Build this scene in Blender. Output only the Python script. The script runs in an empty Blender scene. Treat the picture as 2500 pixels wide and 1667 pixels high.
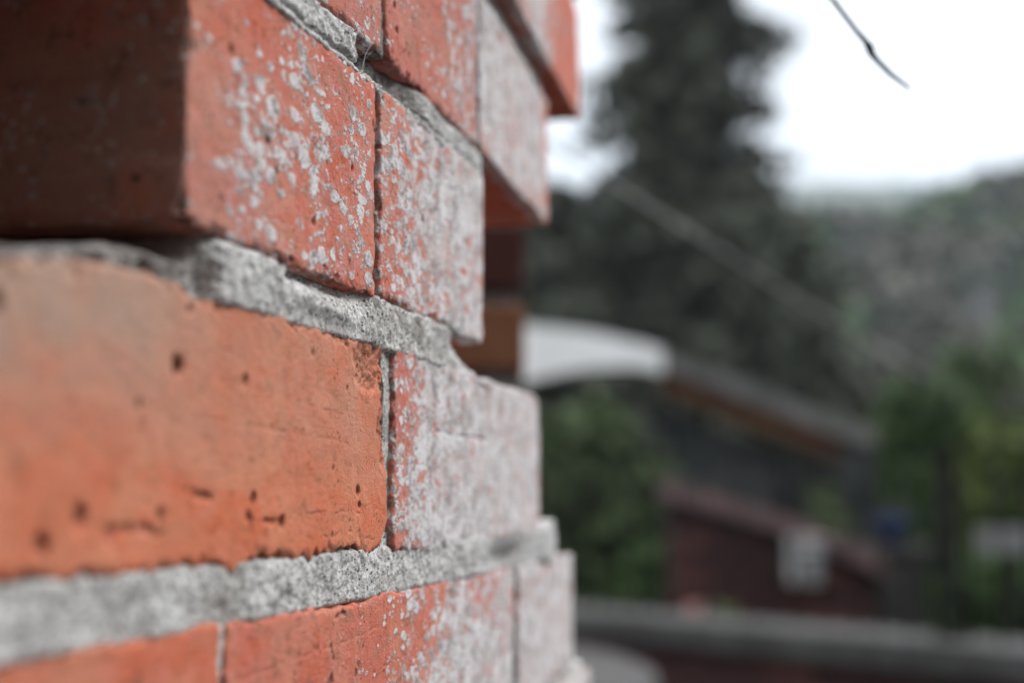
import bpy, math, random
import numpy as np
from mathutils import Vector, Matrix

sc = bpy.context.scene
EYE = 1.5                      # eye height above the ground

# ------------------------------------------------------------------ camera
cd = bpy.data.cameras.new('camera')
cam = bpy.data.objects.new('camera', cd)
sc.collection.objects.link(cam)
sc.camera = cam
cam.location = (0, 0, EYE)
cam.rotation_euler = (math.radians(90 + 5.8), 0, 0)
cd.sensor_width = 23.5
cd.lens = 35.0
cd.clip_start = 0.02
cd.clip_end = 6000
cd.dof.use_dof = True
cd.dof.focus_distance = 0.475
cd.dof.aperture_fstop = 3.6
cd.dof.aperture_blades = 0

# ------------------------------------------------------------------ light
SUN = Vector((0.80, 0.30, 0.75)).normalized()
w = bpy.data.worlds.new('World')
sc.world = w
w.use_nodes = True
nt = w.node_tree
nt.nodes.clear()
out = nt.nodes.new('ShaderNodeOutputWorld')
bg = nt.nodes.new('ShaderNodeBackground')
bg.inputs[1].default_value = 0.1
sky = nt.nodes.new('ShaderNodeTexSky')
sky.sky_type = 'NISHITA'
sky.sun_disc = False
sky.sun_elevation = math.asin(SUN.z)
sky.sun_rotation = math.atan2(SUN.x, SUN.y)
tc = nt.nodes.new('ShaderNodeTexCoord')
sep = nt.nodes.new('ShaderNodeSeparateXYZ')
ramp = nt.nodes.new('ShaderNodeValToRGB')
el = ramp.color_ramp.elements
el[0].position = 0.0; el[0].color = (0.190, 0.198, 0.212, 1)
el[1].position = 1.0; el[1].color = (1.0, 1.0, 1.0, 1)
e = el.new(0.17); e.color = (0.202, 0.206, 0.214, 1)
e = el.new(0.34); e.color = (0.232, 0.235, 0.240, 1)
e = el.new(0.62); e.color = (0.74, 0.742, 0.75, 1)
mul = nt.nodes.new('ShaderNodeMixRGB'); mul.blend_type = 'MULTIPLY'
mul.inputs[0].default_value = 1; mul.inputs[2].default_value = (31, 31, 31.6, 1)
mx = nt.nodes.new('ShaderNodeMixRGB'); mx.inputs[0].default_value = 0.92
nt.links.new(tc.outputs['Generated'], sep.inputs[0])
nt.links.new(sep.outputs[2], ramp.inputs[0])
nt.links.new(ramp.outputs[0], mul.inputs[1])
nt.links.new(sky.outputs[0], mx.inputs[1])
nt.links.new(mul.outputs[0], mx.inputs[2])
nt.links.new(mx.outputs[0], bg.inputs[0])
nt.links.new(bg.outputs[0], out.inputs[0])

sd = bpy.data.lights.new('sun', 'SUN')
sd.energy = 1.55
sd.angle = math.radians(22)
sd.color = (1.0, 0.975, 0.95)
so = bpy.data.objects.new('sun', sd)
sc.collection.objects.link(so)
so.rotation_euler = SUN.to_track_quat('Z', 'Y').to_euler()
so.location = (6, 2, 8)

vs = sc.view_settings
vs.view_transform = 'Standard'
vs.look = 'None'
vs.exposure = 0.55
vs.gamma = 1.0
vs.use_curve_mapping = False
sc.cycles.max_bounces = 6
sc.cycles.diffuse_bounces = 4
sc.cycles.transparent_max_bounces = 6
sc.cycles.volume_bounces = 1

# ------------------------------------------------------------------ helpers
def tag(o, label=None, cat=None, group=None, kind=None):
    if label: o['label'] = label
    if cat: o['category'] = cat
    if group: o['group'] = group
    if kind: o['kind'] = kind
    return o

def empty(name, loc=(0, 0, 0), rz=0.0):
    o = bpy.data.objects.new(name, None)
    o.empty_display_size = 0.1
    sc.collection.objects.link(o)
    o.location = loc
    o.rotation_euler = (0, 0, rz)
    return o

def np_mesh(name, verts, faces, mat, parent=None, smooth=True, attrs=None, midx=None, mats=None):
    """verts (n,3) array, faces (m,4) or (m,3) array -> one mesh object"""
    verts = np.asarray(verts, dtype=np.float32)
    faces = np.asarray(faces, dtype=np.int32)
    k = faces.shape[1]
    me = bpy.data.meshes.new(name)
    me.vertices.add(len(verts))
    me.vertices.foreach_set('co', verts.ravel())
    me.loops.add(faces.size)
    me.loops.foreach_set('vertex_index', faces.ravel())
    me.polygons.add(len(faces))
    me.polygons.foreach_set('loop_start', np.arange(0, faces.size, k, dtype=np.int32))
    me.polygons.foreach_set('loop_total', np.full(len(faces), k, dtype=np.int32))
    me.polygons.foreach_set('use_smooth', np.full(len(faces), smooth, dtype=bool))
    for m in (mats or [mat]):
        me.materials.append(m)
    if midx is not None:
        me.polygons.foreach_set('material_index', np.asarray(midx, dtype=np.int32))
    if attrs:
        for an, val in attrs.items():
            val = np.asarray(val, dtype=np.float32)
            if val.ndim == 2:
                a = me.attributes.new(an, 'FLOAT_VECTOR', 'POINT')
                a.data.foreach_set('vector', val.ravel())
            else:
                a = me.attributes.new(an, 'FLOAT', 'POINT')
                a.data.foreach_set('value', val)
    me.update(calc_edges=True)
    me.validate()
    o = bpy.data.objects.new(name, me)
    sc.collection.objects.link(o)
    if parent: o.parent = parent
    return o

class MB:
    """collects simple solids and links them as one mesh object"""
    def __init__(s): s.v = []; s.f = []
    def add(s, vs_, fs_):
        b = len(s.v); s.v += [tuple(x) for x in vs_]; s.f += [tuple(b + i for i in f) for f in fs_]
    def box(s, x0, x1, y0, y1, z0, z1, M=None):
        c = [Vector((x, y, z)) for z in (z0, z1) for y in (y0, y1) for x in (x0, x1)]
        if M is not None: c = [M @ q for q in c]
        s.add(c, [(0, 2, 3, 1), (4, 5, 7, 6), (0, 1, 5, 4), (2, 6, 7, 3), (0, 4, 6, 2), (1, 3, 7, 5)])
    def tube(s, pts, rads, n=8, caps=True):
        pts = [Vector(p) for p in pts]; rings = []
        for i, p in enumerate(pts):
            a = pts[max(i - 1, 0)]; b = pts[min(i + 1, len(pts) - 1)]
            d = (b - a).normalized()
            u = d.cross(Vector((0, 0, 1)) if abs(d.z) < .9 else Vector((1, 0, 0))).normalized()
            v = d.cross(u)
            r = rads[i] if hasattr(rads, '__len__') else rads
            rings.append([p + (u * math.cos(t) + v * math.sin(t)) * r for t in [2 * math.pi * k / n for k in range(n)]])
        vs_ = [q for r_ in rings for q in r_]; fs_ = []
        for i in range(len(pts) - 1):
            for k in range(n):
                k2 = (k + 1) % n
                fs_.append((i * n + k, i * n + k2, (i + 1) * n + k2, (i + 1) * n + k))
        if caps:
            fs_.append(tuple(range(n))[::-1]); fs_.append(tuple((len(pts) - 1) * n + k for k in range(n)))
        s.add(vs_, fs_)
    def build(s, name, mat, parent=None, smooth=False, bevel=0.0):
        me = bpy.data.meshes.new(name)
        me.from_pydata(s.v, [], s.f)
        me.materials.append(mat)
        if smooth: me.polygons.foreach_set('use_smooth', [True] * len(me.polygons))
        me.update()
        o = bpy.data.objects.new(name, me)
        sc.collection.objects.link(o)
        if parent: o.parent = parent
        if bevel:
            b = o.modifiers.new('bevel', 'BEVEL'); b.width = bevel; b.segments = 2; b.limit_method = 'ANGLE'
        return o

# vectorised gradient noise
_rng = np.random.RandomState(7)
_perm = np.concatenate([_rng.permutation(256)] * 3)
_grad = _rng.normal(size=(256, 3)); _grad /= np.linalg.norm(_grad, axis=1)[:, None]
def pnoise(p):
    p = np.asarray(p, dtype=np.float64)
    i = np.floor(p).astype(np.int64); f = p - i; i &= 255
    u = f * f * f * (f * (f * 6 - 15) + 10)
    r = 0
    for dx in (0, 1):
        wx = u[:, 0] if dx else 1 - u[:, 0]
        for dy in (0, 1):
            wy = u[:, 1] if dy else 1 - u[:, 1]
            for dz in (0, 1):
                wz = u[:, 2] if dz else 1 - u[:, 2]
                h = _perm[_perm[_perm[(i[:, 0] + dx) & 255] + ((i[:, 1] + dy) & 255)] + ((i[:, 2] + dz) & 255)]
                g = _grad[h]
                d = g[:, 0] * (f[:, 0] - dx) + g[:, 1] * (f[:, 1] - dy) + g[:, 2] * (f[:, 2] - dz)
                r = r + wx * wy * wz * d
    return r * 1.5
def fbm(p, scale, oct_=4, seed=0.0, rough=.5):
    p = np.asarray(p) * scale + seed * 17.31 + .37
    a = 1; s = 0; t = 0
    for _ in range(oct_):
        s = s + a * pnoise(p); t += a
        a *= rough; p = p * 2.03 + 11.7
    return s / t
def sstep(a, b, x):
    t = np.clip((np.asarray(x, dtype=float) - a) / (b - a), 0, 1)
    return t * t * (3 - 2 * t)

# ------------------------------------------------------------------ materials
class NG:
    def __init__(s, name, rough=.9, spec=.3):
        s.m = bpy.data.materials.new(name); s.m.use_nodes = True
        s.t = s.m.node_tree
        s.b = s.t.nodes['Principled BSDF']
        s.b.inputs['Roughness'].default_value = rough
        s.b.inputs['Specular IOR Level'].default_value = spec
    def n(s, ty, **kw):
        o = s.t.nodes.new(ty)
        for k, v in kw.items(): setattr(o, k, v)
        return o
    def l(s, a, b): s.t.links.new(a, b)
    def inp(s, sock, v):
        if hasattr(v, 'is_linked'): s.l(v, sock)
        else: sock.default_value = v
    def attr(s, name, vec=False):
        a = s.n('ShaderNodeAttribute', attribute_name=name)
        return a.outputs['Vector'] if vec else a.outputs['Fac']
    def math(s, op, a, b=0.0, c=None, clamp=False):
        o = s.n('ShaderNodeMath', operation=op, use_clamp=clamp)
        s.inp(o.inputs[0], a); s.inp(o.inputs[1], b)
        if c is not None: s.inp(o.inputs[2], c)
        return o.outputs[0]
    def noise(s, co, scale, detail=3, rough=.5, dist=0.0, w_=None):
        o = s.n('ShaderNodeTexNoise')
        if co is not None: s.l(co, o.inputs['Vector'])
        o.inputs['Scale'].default_value = scale; o.inputs['Detail'].default_value = detail
        o.inputs['Roughness'].default_value = rough; o.inputs['Distortion'].default_value = dist
        return o.outputs['Fac']
    def vor(s, co, scale, out_='Distance', rnd=1.0):
        o = s.n('ShaderNodeTexVoronoi')
        s.l(co, o.inputs['Vector']); o.inputs['Scale'].default_value = scale
        o.inputs['Randomness'].default_value = rnd
        return o.outputs[out_], o.outputs['Color']
    def map(s, v, a, b, c=0.0, d=1.0, smooth=True):
        o = s.n('ShaderNodeMapRange', interpolation_type='SMOOTHSTEP' if smooth else 'LINEAR')
        s.inp(o.inputs[0], v)
        for i, q in enumerate((a, b, c, d)): s.inp(o.inputs[i + 1], q)
        return o.outputs[0]
    def mix(s, f, a, b, mode='MIX'):
        o = s.n('ShaderNodeMixRGB', blend_type=mode)
        s.inp(o.inputs[0], f)
        for k, q in ((1, a), (2, b)):
            if isinstance(q, tuple): q = q + (1,) if len(q) == 3 else q
            s.inp(o.inputs[k], q)
        return o.outputs[0]
    def scaled(s, co, v):
        o = s.n('ShaderNodeVectorMath', operation='MULTIPLY')
        s.l(co, o.inputs[0]); o.inputs[1].default_value = v
        return o.outputs[0]
    def bump(s, h, dist, strength=1.0, prev=None):
        o = s.n('ShaderNodeBump')
        o.inputs['Strength'].default_value = strength; o.inputs['Distance'].default_value = dist
        s.l(h, o.inputs['Height'])
        if prev is not None: s.l(prev, o.inputs['Normal'])
        return o.outputs[0]

def brick_material():
    g = NG('weathered_brick', .93, .15)
    P = g.attr('wc', True)
    paint, tint, dust, pit = g.attr('paint'), g.attr('tint'), g.attr('dust'), g.attr('pit')
    big = g.noise(P, 30, 3, .6, .6); big2 = g.noise(g.scaled(P, (.6, 1, 1.3)), 62, 4, .65, .8)
    mid = g.noise(g.scaled(P, (.65, 1, 1)), 210, 5, .68, .4); fine = g.noise(P, 1100, 4, .7)
    col = g.mix(tint, (0.50, 0.175, 0.100), (0.50, 0.155, 0.115))
    col = g.mix(g.map(big, .42, .60, 0, .65), col, (0.54, 0.235, 0.155))              # salmon
    col = g.mix(g.map(big2, .50, .62, 0, .60), col, (0.52, 0.125, 0.060))             # hot orange
    col = g.mix(g.math('MULTIPLY', g.map(big2, .46, .34), g.map(tint, 0, 1, .35, .9, False)), col, (0.36, 0.185, 0.125))  # dusty brown
    col = g.mix(g.math('MULTIPLY', g.map(mid, .50, .64), g.map(tint, 0, 1, .25, .65, False)), col, (0.57, 0.215, 0.180))  # pink grain
    col = g.mix(g.map(mid, .46, .32, 0, .70), col, (0.27, 0.105, 0.070))
    strk = g.noise(g.scaled(P, (14, 30, 560)), 1.0, 4, .6)
    col = g.mix(g.map(strk, .56, .66, 0, .28), col, (0.33, 0.10, 0.06))
    strv = g.noise(g.scaled(P, (420, 30, 70)), 1.0, 4, .6)
    col = g.mix(g.math('MULTIPLY', g.map(strv, .54, .66), g.map(tint, .3, 1, 0, .22, False)), col, (0.27, 0.09, 0.06))
    col = g.mix(g.map(fine, .52, .70, 0, .38), col, (0.66, 0.36, 0.28))
    col = g.mix(g.map(fine, .46, .30, 0, .45), col, (0.24, 0.085, 0.055))
    col = g.mix(g.math('MULTIPLY', dust, g.map(g.noise(P, 45, 4), .25, .6, .45, 1.0)), col, (0.37, 0.27, 0.235))
    col = g.mix(1.0, col, g.mix(tint, (1.20, 1.08, .93), (1.08, 1.0, 1.02)), 'MULTIPLY')
    # open pores and burnt specks
    sp = g.math('ADD', g.math('MULTIPLY', g.noise(P, 620, 4, .75), .62), g.math('MULTIPLY', g.noise(P, 120, 3, .6), .38))
    sp = g.math('ADD', sp, g.math('MULTIPLY', tint, .030))
    speck = g.map(sp, .597, .640)
    vdn0 = g.noise(P, 1300, 2)
    vd, vc = g.vor(P, 120)
    sepc = g.n('ShaderNodeSeparateColor'); g.l(vc, sepc.inputs[0])
    rad = g.map(sepc.outputs[0], .86, 1.0, 0.0, .15, False)
    vdd = g.math('ADD', vd, g.math('MULTIPLY', g.math('SUBTRACT', vdn0, .5), .22))
    hole = g.math('MULTIPLY', g.map(g.math('SUBTRACT', vdd, rad), .03, -.03), g.map(sepc.outputs[0], .86, .88))
    dark = g.math('MAXIMUM', g.math('MULTIPLY', speck, .8), g.math('MULTIPLY', hole, .9))
    dark = g.math('MAXIMUM', dark, pit)
    col = g.mix(g.math('MULTIPLY', dark, .80), col, (0.070, 0.045, 0.042))
    # lime wash left on the face: thin film, flakes and round spots
    ps = g.scaled(P, (.60, 1, 1.05))
    pq = g.scaled(P, (.62, 1, 1.0))
    n0 = g.noise(pq, 48, 4, .6, .5); n1 = g.noise(ps, 210, 4, .62, .5); n3 = g.noise(ps, 620, 3, .6)
    v = g.math('ADD', g.math('ADD', g.math('MULTIPLY', n0, .30), g.math('MULTIPLY', n1, .46)), g.math('MULTIPLY', n3, .24))
    vb = g.math('ADD', v, g.math('MULTIPLY', g.math('SUBTRACT', paint, .5), .26))
    m1 = g.map(vb, .520, .553)
    film = g.math('MULTIPLY', g.map(vb, .44, .56), g.map(paint, .1, .7, 0, .60))
    vd2, vc2 = g.vor(ps, 215)
    sep2 = g.n('ShaderNodeSeparateColor'); g.l(vc2, sep2.inputs[0])
    pr = g.math('MULTIPLY', g.map(g.math('ADD', sep2.outputs[0], g.math('MULTIPLY', paint, .8)), .66, 1.35, 0, .58, False),
                g.map(g.math('ADD', n0, g.math('MULTIPLY', paint, .25)), .38, .62, 0, 1.05))
    vdn = g.math('ADD', vd2, g.math('MULTIPLY', g.math('SUBTRACT', g.noise(P, 800, 3, .6), .5), .42))
    m2 = g.math('MULTIPLY', g.map(g.math('SUBTRACT', vdn, pr), .04, -.05), g.map(pr, .02, .08))
    vd4, vc4 = g.vor(ps, 600)
    sep4 = g.n('ShaderNodeSeparateColor'); g.l(vc4, sep4.inputs[0])
    m4 = g.math('MULTIPLY', g.map(g.math('SUBTRACT', vd4, g.math('MULTIPLY', g.map(sep4.outputs[1], .62, 1.0, .1, .6, False), g.map(n0, .42, .56))), .03, -.06),
                g.map(sep4.outputs[1], .62, .64))
    mask = g.math('MAXIMUM', g.math('MAXIMUM', m1, m2), g.math('MULTIPLY', m4, .9), clamp=True)
    mask = g.math('MULTIPLY', mask, g.map(paint, .02, .16))
    mask = g.math('MULTIPLY', mask, g.map(dark, .9, .35, .35, 1.0))
    gr = g.math('ADD', g.math('MULTIPLY', g.noise(pq, 560, 4, .7), .5), g.math('MULTIPLY', g.noise(g.scaled(P, (75, 110, 105)), 1.0, 4, .65, .4), .5))
    pc = g.mix(g.map(gr, .40, .55), (0.25, 0.24, 0.235), (0.68, 0.67, 0.68))
    pc = g.mix(g.map(g.noise(g.scaled(P, (38, 60, 42)), 1.0, 4), .50, .66, 0, .5), pc, (0.50, 0.40, 0.37))
    col = g.mix(film, col, (0.56, 0.40, 0.385))
    col2 = g.mix(g.math('MULTIPLY', mask, g.map(n3, .3, .6, .78, .97)), col, pc)
    g.l(col2, g.b.inputs['Base Color'])
    h = g.math('ADD', g.math('MULTIPLY', fine, .55), g.math('MULTIPLY', g.noise(P, 2600, 2), .22))
    h = g.math('ADD', h, g.math('MULTIPLY', mid, .6))
    h = g.math('ADD', h, g.math('MULTIPLY', mask, .45))
    h = g.math('SUBTRACT', h, g.math('MULTIPLY', dark, .9))
    g.l(g.bump(h, .0008, .9), g.b.inputs['Normal'])
    return g.m

def mortar_material():
    g = NG('sandy_mortar', .95, .12)
    P = g.attr('wc', True); lt = g.attr('paint')
    P0 = P; P = g.scaled(P, (.7, 1, 1))
    a = g.noise(P, 1000, 4, .85); b = g.noise(P, 340, 4, .75); c = g.noise(P, 85, 5, .65, .5)
    col = g.mix(g.map(a, .38, .60), (0.26, 0.25, 0.235), (0.86, 0.845, 0.81))
    col = g.mix(g.map(c, .54, .42, 0, .45), col, (0.30, 0.29, 0.275))
    col = g.mix(g.map(c, .52, .66, 0, .60), col, (0.74, 0.74, 0.735))
    col = g.mix(g.map(b, .56, .68, 0, .65), col, (0.13, 0.12, 0.11))
    col = g.mix(g.math('MULTIPLY', lt, g.map(b, .3, .6, .35, .9)), col, (0.68, 0.68, 0.68))
    col = g.mix(g.map(g.noise(P, 30, 4, .65, 1.0), .52, .66, 0, .45), col, (0.27, 0.235, 0.20))
    dirt_shade = g.attr('pit')
    col = g.mix(g.math('MULTIPLY', dirt_shade, g.map(b, .3, .7, .6, 1.0)), col, (0.10, 0.08, 0.072))
    vd, vc = g.vor(P, 900)
    s_ = g.n('ShaderNodeSeparateColor'); g.l(vc, s_.inputs[0])
    col = g.mix(g.math('MULTIPLY', g.map(s_.outputs[0], .74, .84), g.map(vd, .55, .2)), col, (0.085, 0.08, 0.075))
    g.l(col, g.b.inputs['Base Color'])
    h = g.math('ADD', g.math('MULTIPLY', a, .8), g.math('MULTIPLY', b, 1.1))
    g.l(g.bump(h, .0010, .9), g.b.inputs['Normal'])
    return g.m

def plain(name, c1, c2, scale=4, rough=.85, bump=0.0, spec=.25, detail=5, lo=.35, hi=.65, k=.68):
    c1 = tuple(v * k for v in c1); c2 = tuple(v * k for v in c2)
    g = NG(name, rough, spec)
    co = g.n('ShaderNodeTexCoord').outputs['Object']
    n = g.noise(co, scale, detail, .6)
    g.l(g.mix(g.map(n, lo, hi), c1, c2), g.b.inputs['Base Color'])
    if bump:
        g.l(g.bump(g.noise(co, scale * 6, 4), bump, .7), g.b.inputs['Normal'])
    return g.m

M = {}
M['brick'] = brick_material()
M['mortar'] = mortar_material()

# ------------------------------------------------------------------ the curved wall: (s, t, z) -> world
_ds = 0.001
_s = np.arange(0, 1.4, _ds)
_al = np.radians(np.where(_s < .33, 15.5 - 16.0 * _s, 15.5 - 5.28 - 3 * (_s - .33)))
_X = -.077 + np.concatenate([[0], np.cumsum(np.sin(_al) * _ds)[:-1]])
_Y = .353 + np.concatenate([[0], np.cumsum(np.cos(_al) * _ds)[:-1]])
_a0 = math.radians(15.5)
def s_of(y):
    y = float(y)
    if y < .353: return (y - .353) / math.cos(_a0)
    return float(np.interp(y, _Y, _s))
def y_of(s):
    s = np.asarray(s, dtype=float)
    return np.where(s < 0, .353 + s * math.cos(_a0), np.interp(s, _s, _Y))
def wall(p):
    s, t, z = p[:, 0], p[:, 1], p[:, 2]
    sp = np.clip(s, 0, None)
    x = np.interp(sp, _s, _X); y = np.interp(sp, _s, _Y); al = np.interp(sp, _s, _al)
    neg = np.minimum(s, 0)
    x = x + neg * math.sin(_a0); y = y + neg * math.cos(_a0)
    x = x + t * np.cos(al); y = y - t * np.sin(al)
    return np.stack([x, y, z + EYE], 1)

def lattice_box(S, T, Z):
    ni, nj, nk = len(S), len(T), len(Z)
    ids = -np.ones((ni, nj, nk), dtype=np.int64)
    surf = np.zeros((ni, nj, nk), bool)
    surf[[0, -1]] = True; surf[:, [0, -1]] = True; surf[:, :, [0, -1]] = True
    ids[surf] = np.arange(surf.sum())
    I, J, K = np.nonzero(surf)
    P = np.stack([S[I], T[J], Z[K]], 1)
    F = []
    def quad(A, flip):
        q = np.stack([A[:-1, :-1], A[1:, :-1], A[1:, 1:], A[:-1, 1:]], -1).reshape(-1, 4)
        F.append(q[:, ::-1] if flip else q)
    quad(ids[0], True); quad(ids[-1], False)
    quad(ids[:, 0], False); quad(ids[:, -1], True)
    quad(ids[:, :, 0], True); quad(ids[:, :, -1], False)
    return P, np.concatenate(F)[:, ::-1]

def make_brick(parent, y0, y1, z0, z1, depth=.115, out=0.0, res=.0007, r=.0011, chip=.0035, seed=0.0, paint=None,
               tint=.5, dust=None, pits=(), corners=(), wob=.0020, rough=.00035, tilt=0.0, crumble=(), grooves=(), sag=0.0, endpaint=0.0):
    s0, s1 = s_of(y0), s_of(y1)
    S = np.linspace(s0, s1, max(4, int((s1 - s0) / res)))
    Z = np.linspace(z0, z1, max(4, int((z1 - z0) / (res * .9))))
    d = np.array([0, .0007, .0014, .0022, .0032, .0045, .0062, .0085, .012, .018, .03, .05, .08, 1e9])
    d = d[d < depth - .004] if res < .002 else np.array([0, .003, .01, .03])
    T = np.concatenate([[-depth], -d[::-1]])
    P, F = lattice_box(S, T, Z)
    lo = np.array([s0, -depth, z0]); hi = np.array([s1, 0, z1])
    nz = fbm(P + seed, 55, 4, seed, .62)
    nf = fbm(P + seed, 260, 3, seed + 3, .6)
    R = r + chip * np.clip(nz - .12, 0, 1) * 2.2 + .0022 * np.clip(nf, -.35, 1)
    R = R + chip * .9 * np.clip(fbm(P + seed, 150, 2, seed + 6) - .18, 0, 1) * 2.5
    for (cy, cz, rad, amp) in corners:
        dd = np.sqrt((P[:, 0] - s_of(cy)) ** 2 + (P[:, 2] - cz) ** 2)
        R = R + amp * np.exp(-(dd / rad) ** 2)
    R = np.clip(R, .0003, min(.011, (z1 - z0) * .3))[:, None]
    q = np.minimum(np.maximum(P, lo + R), hi - R)
    dv = P - q
    dn = dv / np.maximum(np.linalg.norm(dv, axis=1), 1e-9)[:, None]
    Q = q + R * dn
    disp = rough * fbm(P, 110, 4, seed + 5) + rough * .5 * fbm(P, 620, 3, seed + 9) + rough * 1.5 * fbm(P, 18, 2, seed + 1)
    pit = np.zeros(len(P))
    for pt in pits:
        py, pz, pr, pd, pk = pt
        dd = np.sqrt((P[:, 0] - s_of(py)) ** 2 + (P[:, 2] - pz) ** 2) + .25 * pr * fbm(P, 500, 2, seed + pz * 99)
        k = (1 - sstep(pr * .45, pr, dd)) * (P[:, 1] > -.004)
        disp = disp - pd * k
        pit = np.maximum(pit, k * pk)
    for (ya, za, yb, zb_, gw, gd, gk) in grooves:
        a = np.array([s_of(ya), za]); b = np.array([s_of(yb), zb_]); ab = b - a
        P2 = P[:, [0, 2]] + .0006 * np.stack([fbm(P, 130, 2, seed + 41), fbm(P, 160, 3, seed + 42)], 1)
        tt = np.clip(((P2 - a) @ ab) / (ab @ ab), 0, 1)
        dd = np.linalg.norm(P2 - a - tt[:, None] * ab, axis=1)
        k = (1 - sstep(gw * .3, gw, dd)) * (P[:, 1] > -.002) * sstep(-.25, .05, fbm(P, 300, 2, seed + 44))
        disp = disp - gd * k; pit = np.maximum(pit, k * gk)
    for (cy, cz, ry, rz, amp) in crumble:
        k = np.exp(-((P[:, 0] - s_of(cy)) / ry) ** 2 - ((P[:, 2] - cz) / rz) ** 2)
        k = sstep(.25, .7, k + .35 * fbm(P, 160, 3, seed + 21))
        n_ = fbm(P, 420, 4, seed + 22, .7)
        disp = disp - amp * k * (.6 + 1.1 * n_)
        pit = np.maximum(pit, k * .75 * sstep(.05, .45, -n_))
    Q = Q + disp[:, None] * dn
    low = sstep(.0030, .0006, P[:, 2] - z0 - .0006 * fbm(P, 200, 2, seed + 31))
    pit = np.maximum(pit, .75 * low * sstep(-.12, .15, fbm(P, 90, 4, seed + 33, .65)) * (P[:, 1] > -.003))
    pit = np.maximum(pit, .6 * sstep(.0016, .0045, R[:, 0]) * sstep(0, .25, fbm(P, 210, 3, seed + 35)) * (np.abs(dn).max(1) < .97))
    pit = np.maximum(pit, .85 * (dn[:, 2] > .9) * (P[:, 1] < -.003))      # soil and lichen on the ledges, added to cut bounce onto undersides
    # wavy outline
    zc = (P[:, 2] - (z0 + z1) / 2) / ((z1 - z0) / 2)
    scn = (P[:, 0] - (s0 + s1) / 2) / ((s1 - s0) / 2)
    k1 = np.stack([P[:, 0], np.sign(zc) * .3, P[:, 1] * .2], 1)
    Q[:, 2] += wob * (fbm(k1, 38, 3, seed + 2) + .5 * fbm(k1, 160, 2, seed + 2.5)) * zc * np.abs(zc)
    k2 = np.stack([np.sign(scn) * .4, P[:, 2], P[:, 1] * .2], 1)
    Q[:, 0] += wob * 1.3 * fbm(k2, 70, 3, seed + 4) * scn * np.abs(scn)
    Q[:, 1] += out + tilt * zc
    if sag: Q[:, 2] -= sag * sstep(.322, .268, y_of(P[:, 0])) * sstep(-.2, 1.0, zc)
    yy = y_of(P[:, 0])
    pa = paint(yy, P[:, 2]) if paint else np.zeros(len(P))
    pa = np.clip(pa, 0, 1) * sstep(-.014, -.003, P[:, 1])
    if endpaint: pa = np.where(P[:, 0] <= s0 + 1e-6, endpaint, pa)
    du = dust(yy, P[:, 2]) if dust else np.zeros(len(P))
    # pit also darkens the lower edge and the worn edges
    wc = P + np.array([seed * .731, 0, seed * .417])
    return np_mesh('brick', wall(Q), F, M['brick'], parent,
                   attrs={'wc': wc, 'paint': pa, 'tint': np.full(len(P), tint), 'dust': np.clip(du, 0, 1), 'pit': pit})

def make_mortar(parent, ya, yb, ztop, zbot, tf, res=.00065, seed=0.0, light=None, dirt_shade=None, rough=1.0, name='mortar', back=.035,
                endcut=None):
    """a bed of mortar between two courses: front surface sheet closed back into the wall"""
    sa, sb = s_of(ya), s_of(yb)
    n = int((sb - sa) / res)
    S = np.linspace(sa, sb, n)
    zr = max(6, int(.018 / res))
    U = np.linspace(0, 1, zr)
    yy = y_of(S)
    zt = ztop(yy) if callable(ztop) else np.full(n, ztop)
    zb = zbot(yy) if callable(zbot) else np.full(n, zbot)
    Z = zb[:, None] + (zt - zb)[:, None] * U[None]
    SS = np.repeat(S[:, None], zr, 1)
    P = np.stack([SS.ravel(), np.zeros(SS.size), Z.ravel()], 1)
    Y2 = np.repeat(yy[:, None], zr, 1).ravel()
    Yw = Y2 + .011 * fbm(P, 75, 4, seed + 12, .6) * np.minimum(1, (yb - Y2) / .01 + .15)
    Uw = np.clip(np.tile(U, n) + 0 * Yw, 0, 1)
    t = tf(Yw, P[:, 2], Uw)
    t = t + rough * (.0022 * fbm(P, 45, 4, seed) + .0016 * fbm(P, 230, 4, seed + 2, .7) + .0006 * fbm(P, 1000, 2, seed + 4))
    P[:, 1] = t
    wob = .0006 * fbm(np.stack([P[:, 0], P[:, 2] * 0, P[:, 2] * 0], 1), 120, 3, seed + 8)
    P[:, 2] += wob
    if endcut is not None: P[:, 0] += endcut(P, np.repeat(np.linspace(0, 1, n)[:, None], zr, 1).ravel())
    idx = np.arange(n * zr).reshape(n, zr)
    F = [np.stack([idx[:-1, :-1], idx[1:, :-1], idx[1:, 1:], idx[:-1, 1:]], -1).reshape(-1, 4)]
    ring = np.concatenate([idx[:, 0], idx[-1, 1:], idx[::-1, -1][1:], idx[0, ::-1][1:-1]])
    V = [P]; prev = ring; base = len(P)
    for dep in (.004, .012, back):
        B = P[ring].copy(); B[:, 1] -= dep
        B[:, 1] += .001 * fbm(B, 300, 3, seed + dep * 100)
        B[:, 2] += .0008 * fbm(B, 300, 3, seed + 7 + dep * 100)
        V.append(B); cur = np.arange(base, base + len(ring)); base += len(ring)
        F.append(np.stack([prev, cur, np.roll(cur, -1), np.roll(prev, -1)], -1))
        prev = cur
    P = np.concatenate(V)
    yv = y_of(P[:, 0])
    li = light(yv, P[:, 2]) if light else np.zeros(len(P))
    di = dirt_shade(yv, P[:, 2]) if dirt_shade else np.zeros(len(P))
    return np_mesh(name, wall(P), np.concatenate(F), M['mortar'], parent,
                   attrs={'wc': P + seed, 'paint': np.clip(li, 0, 1), 'pit': np.clip(di, 0, 1)})

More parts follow.
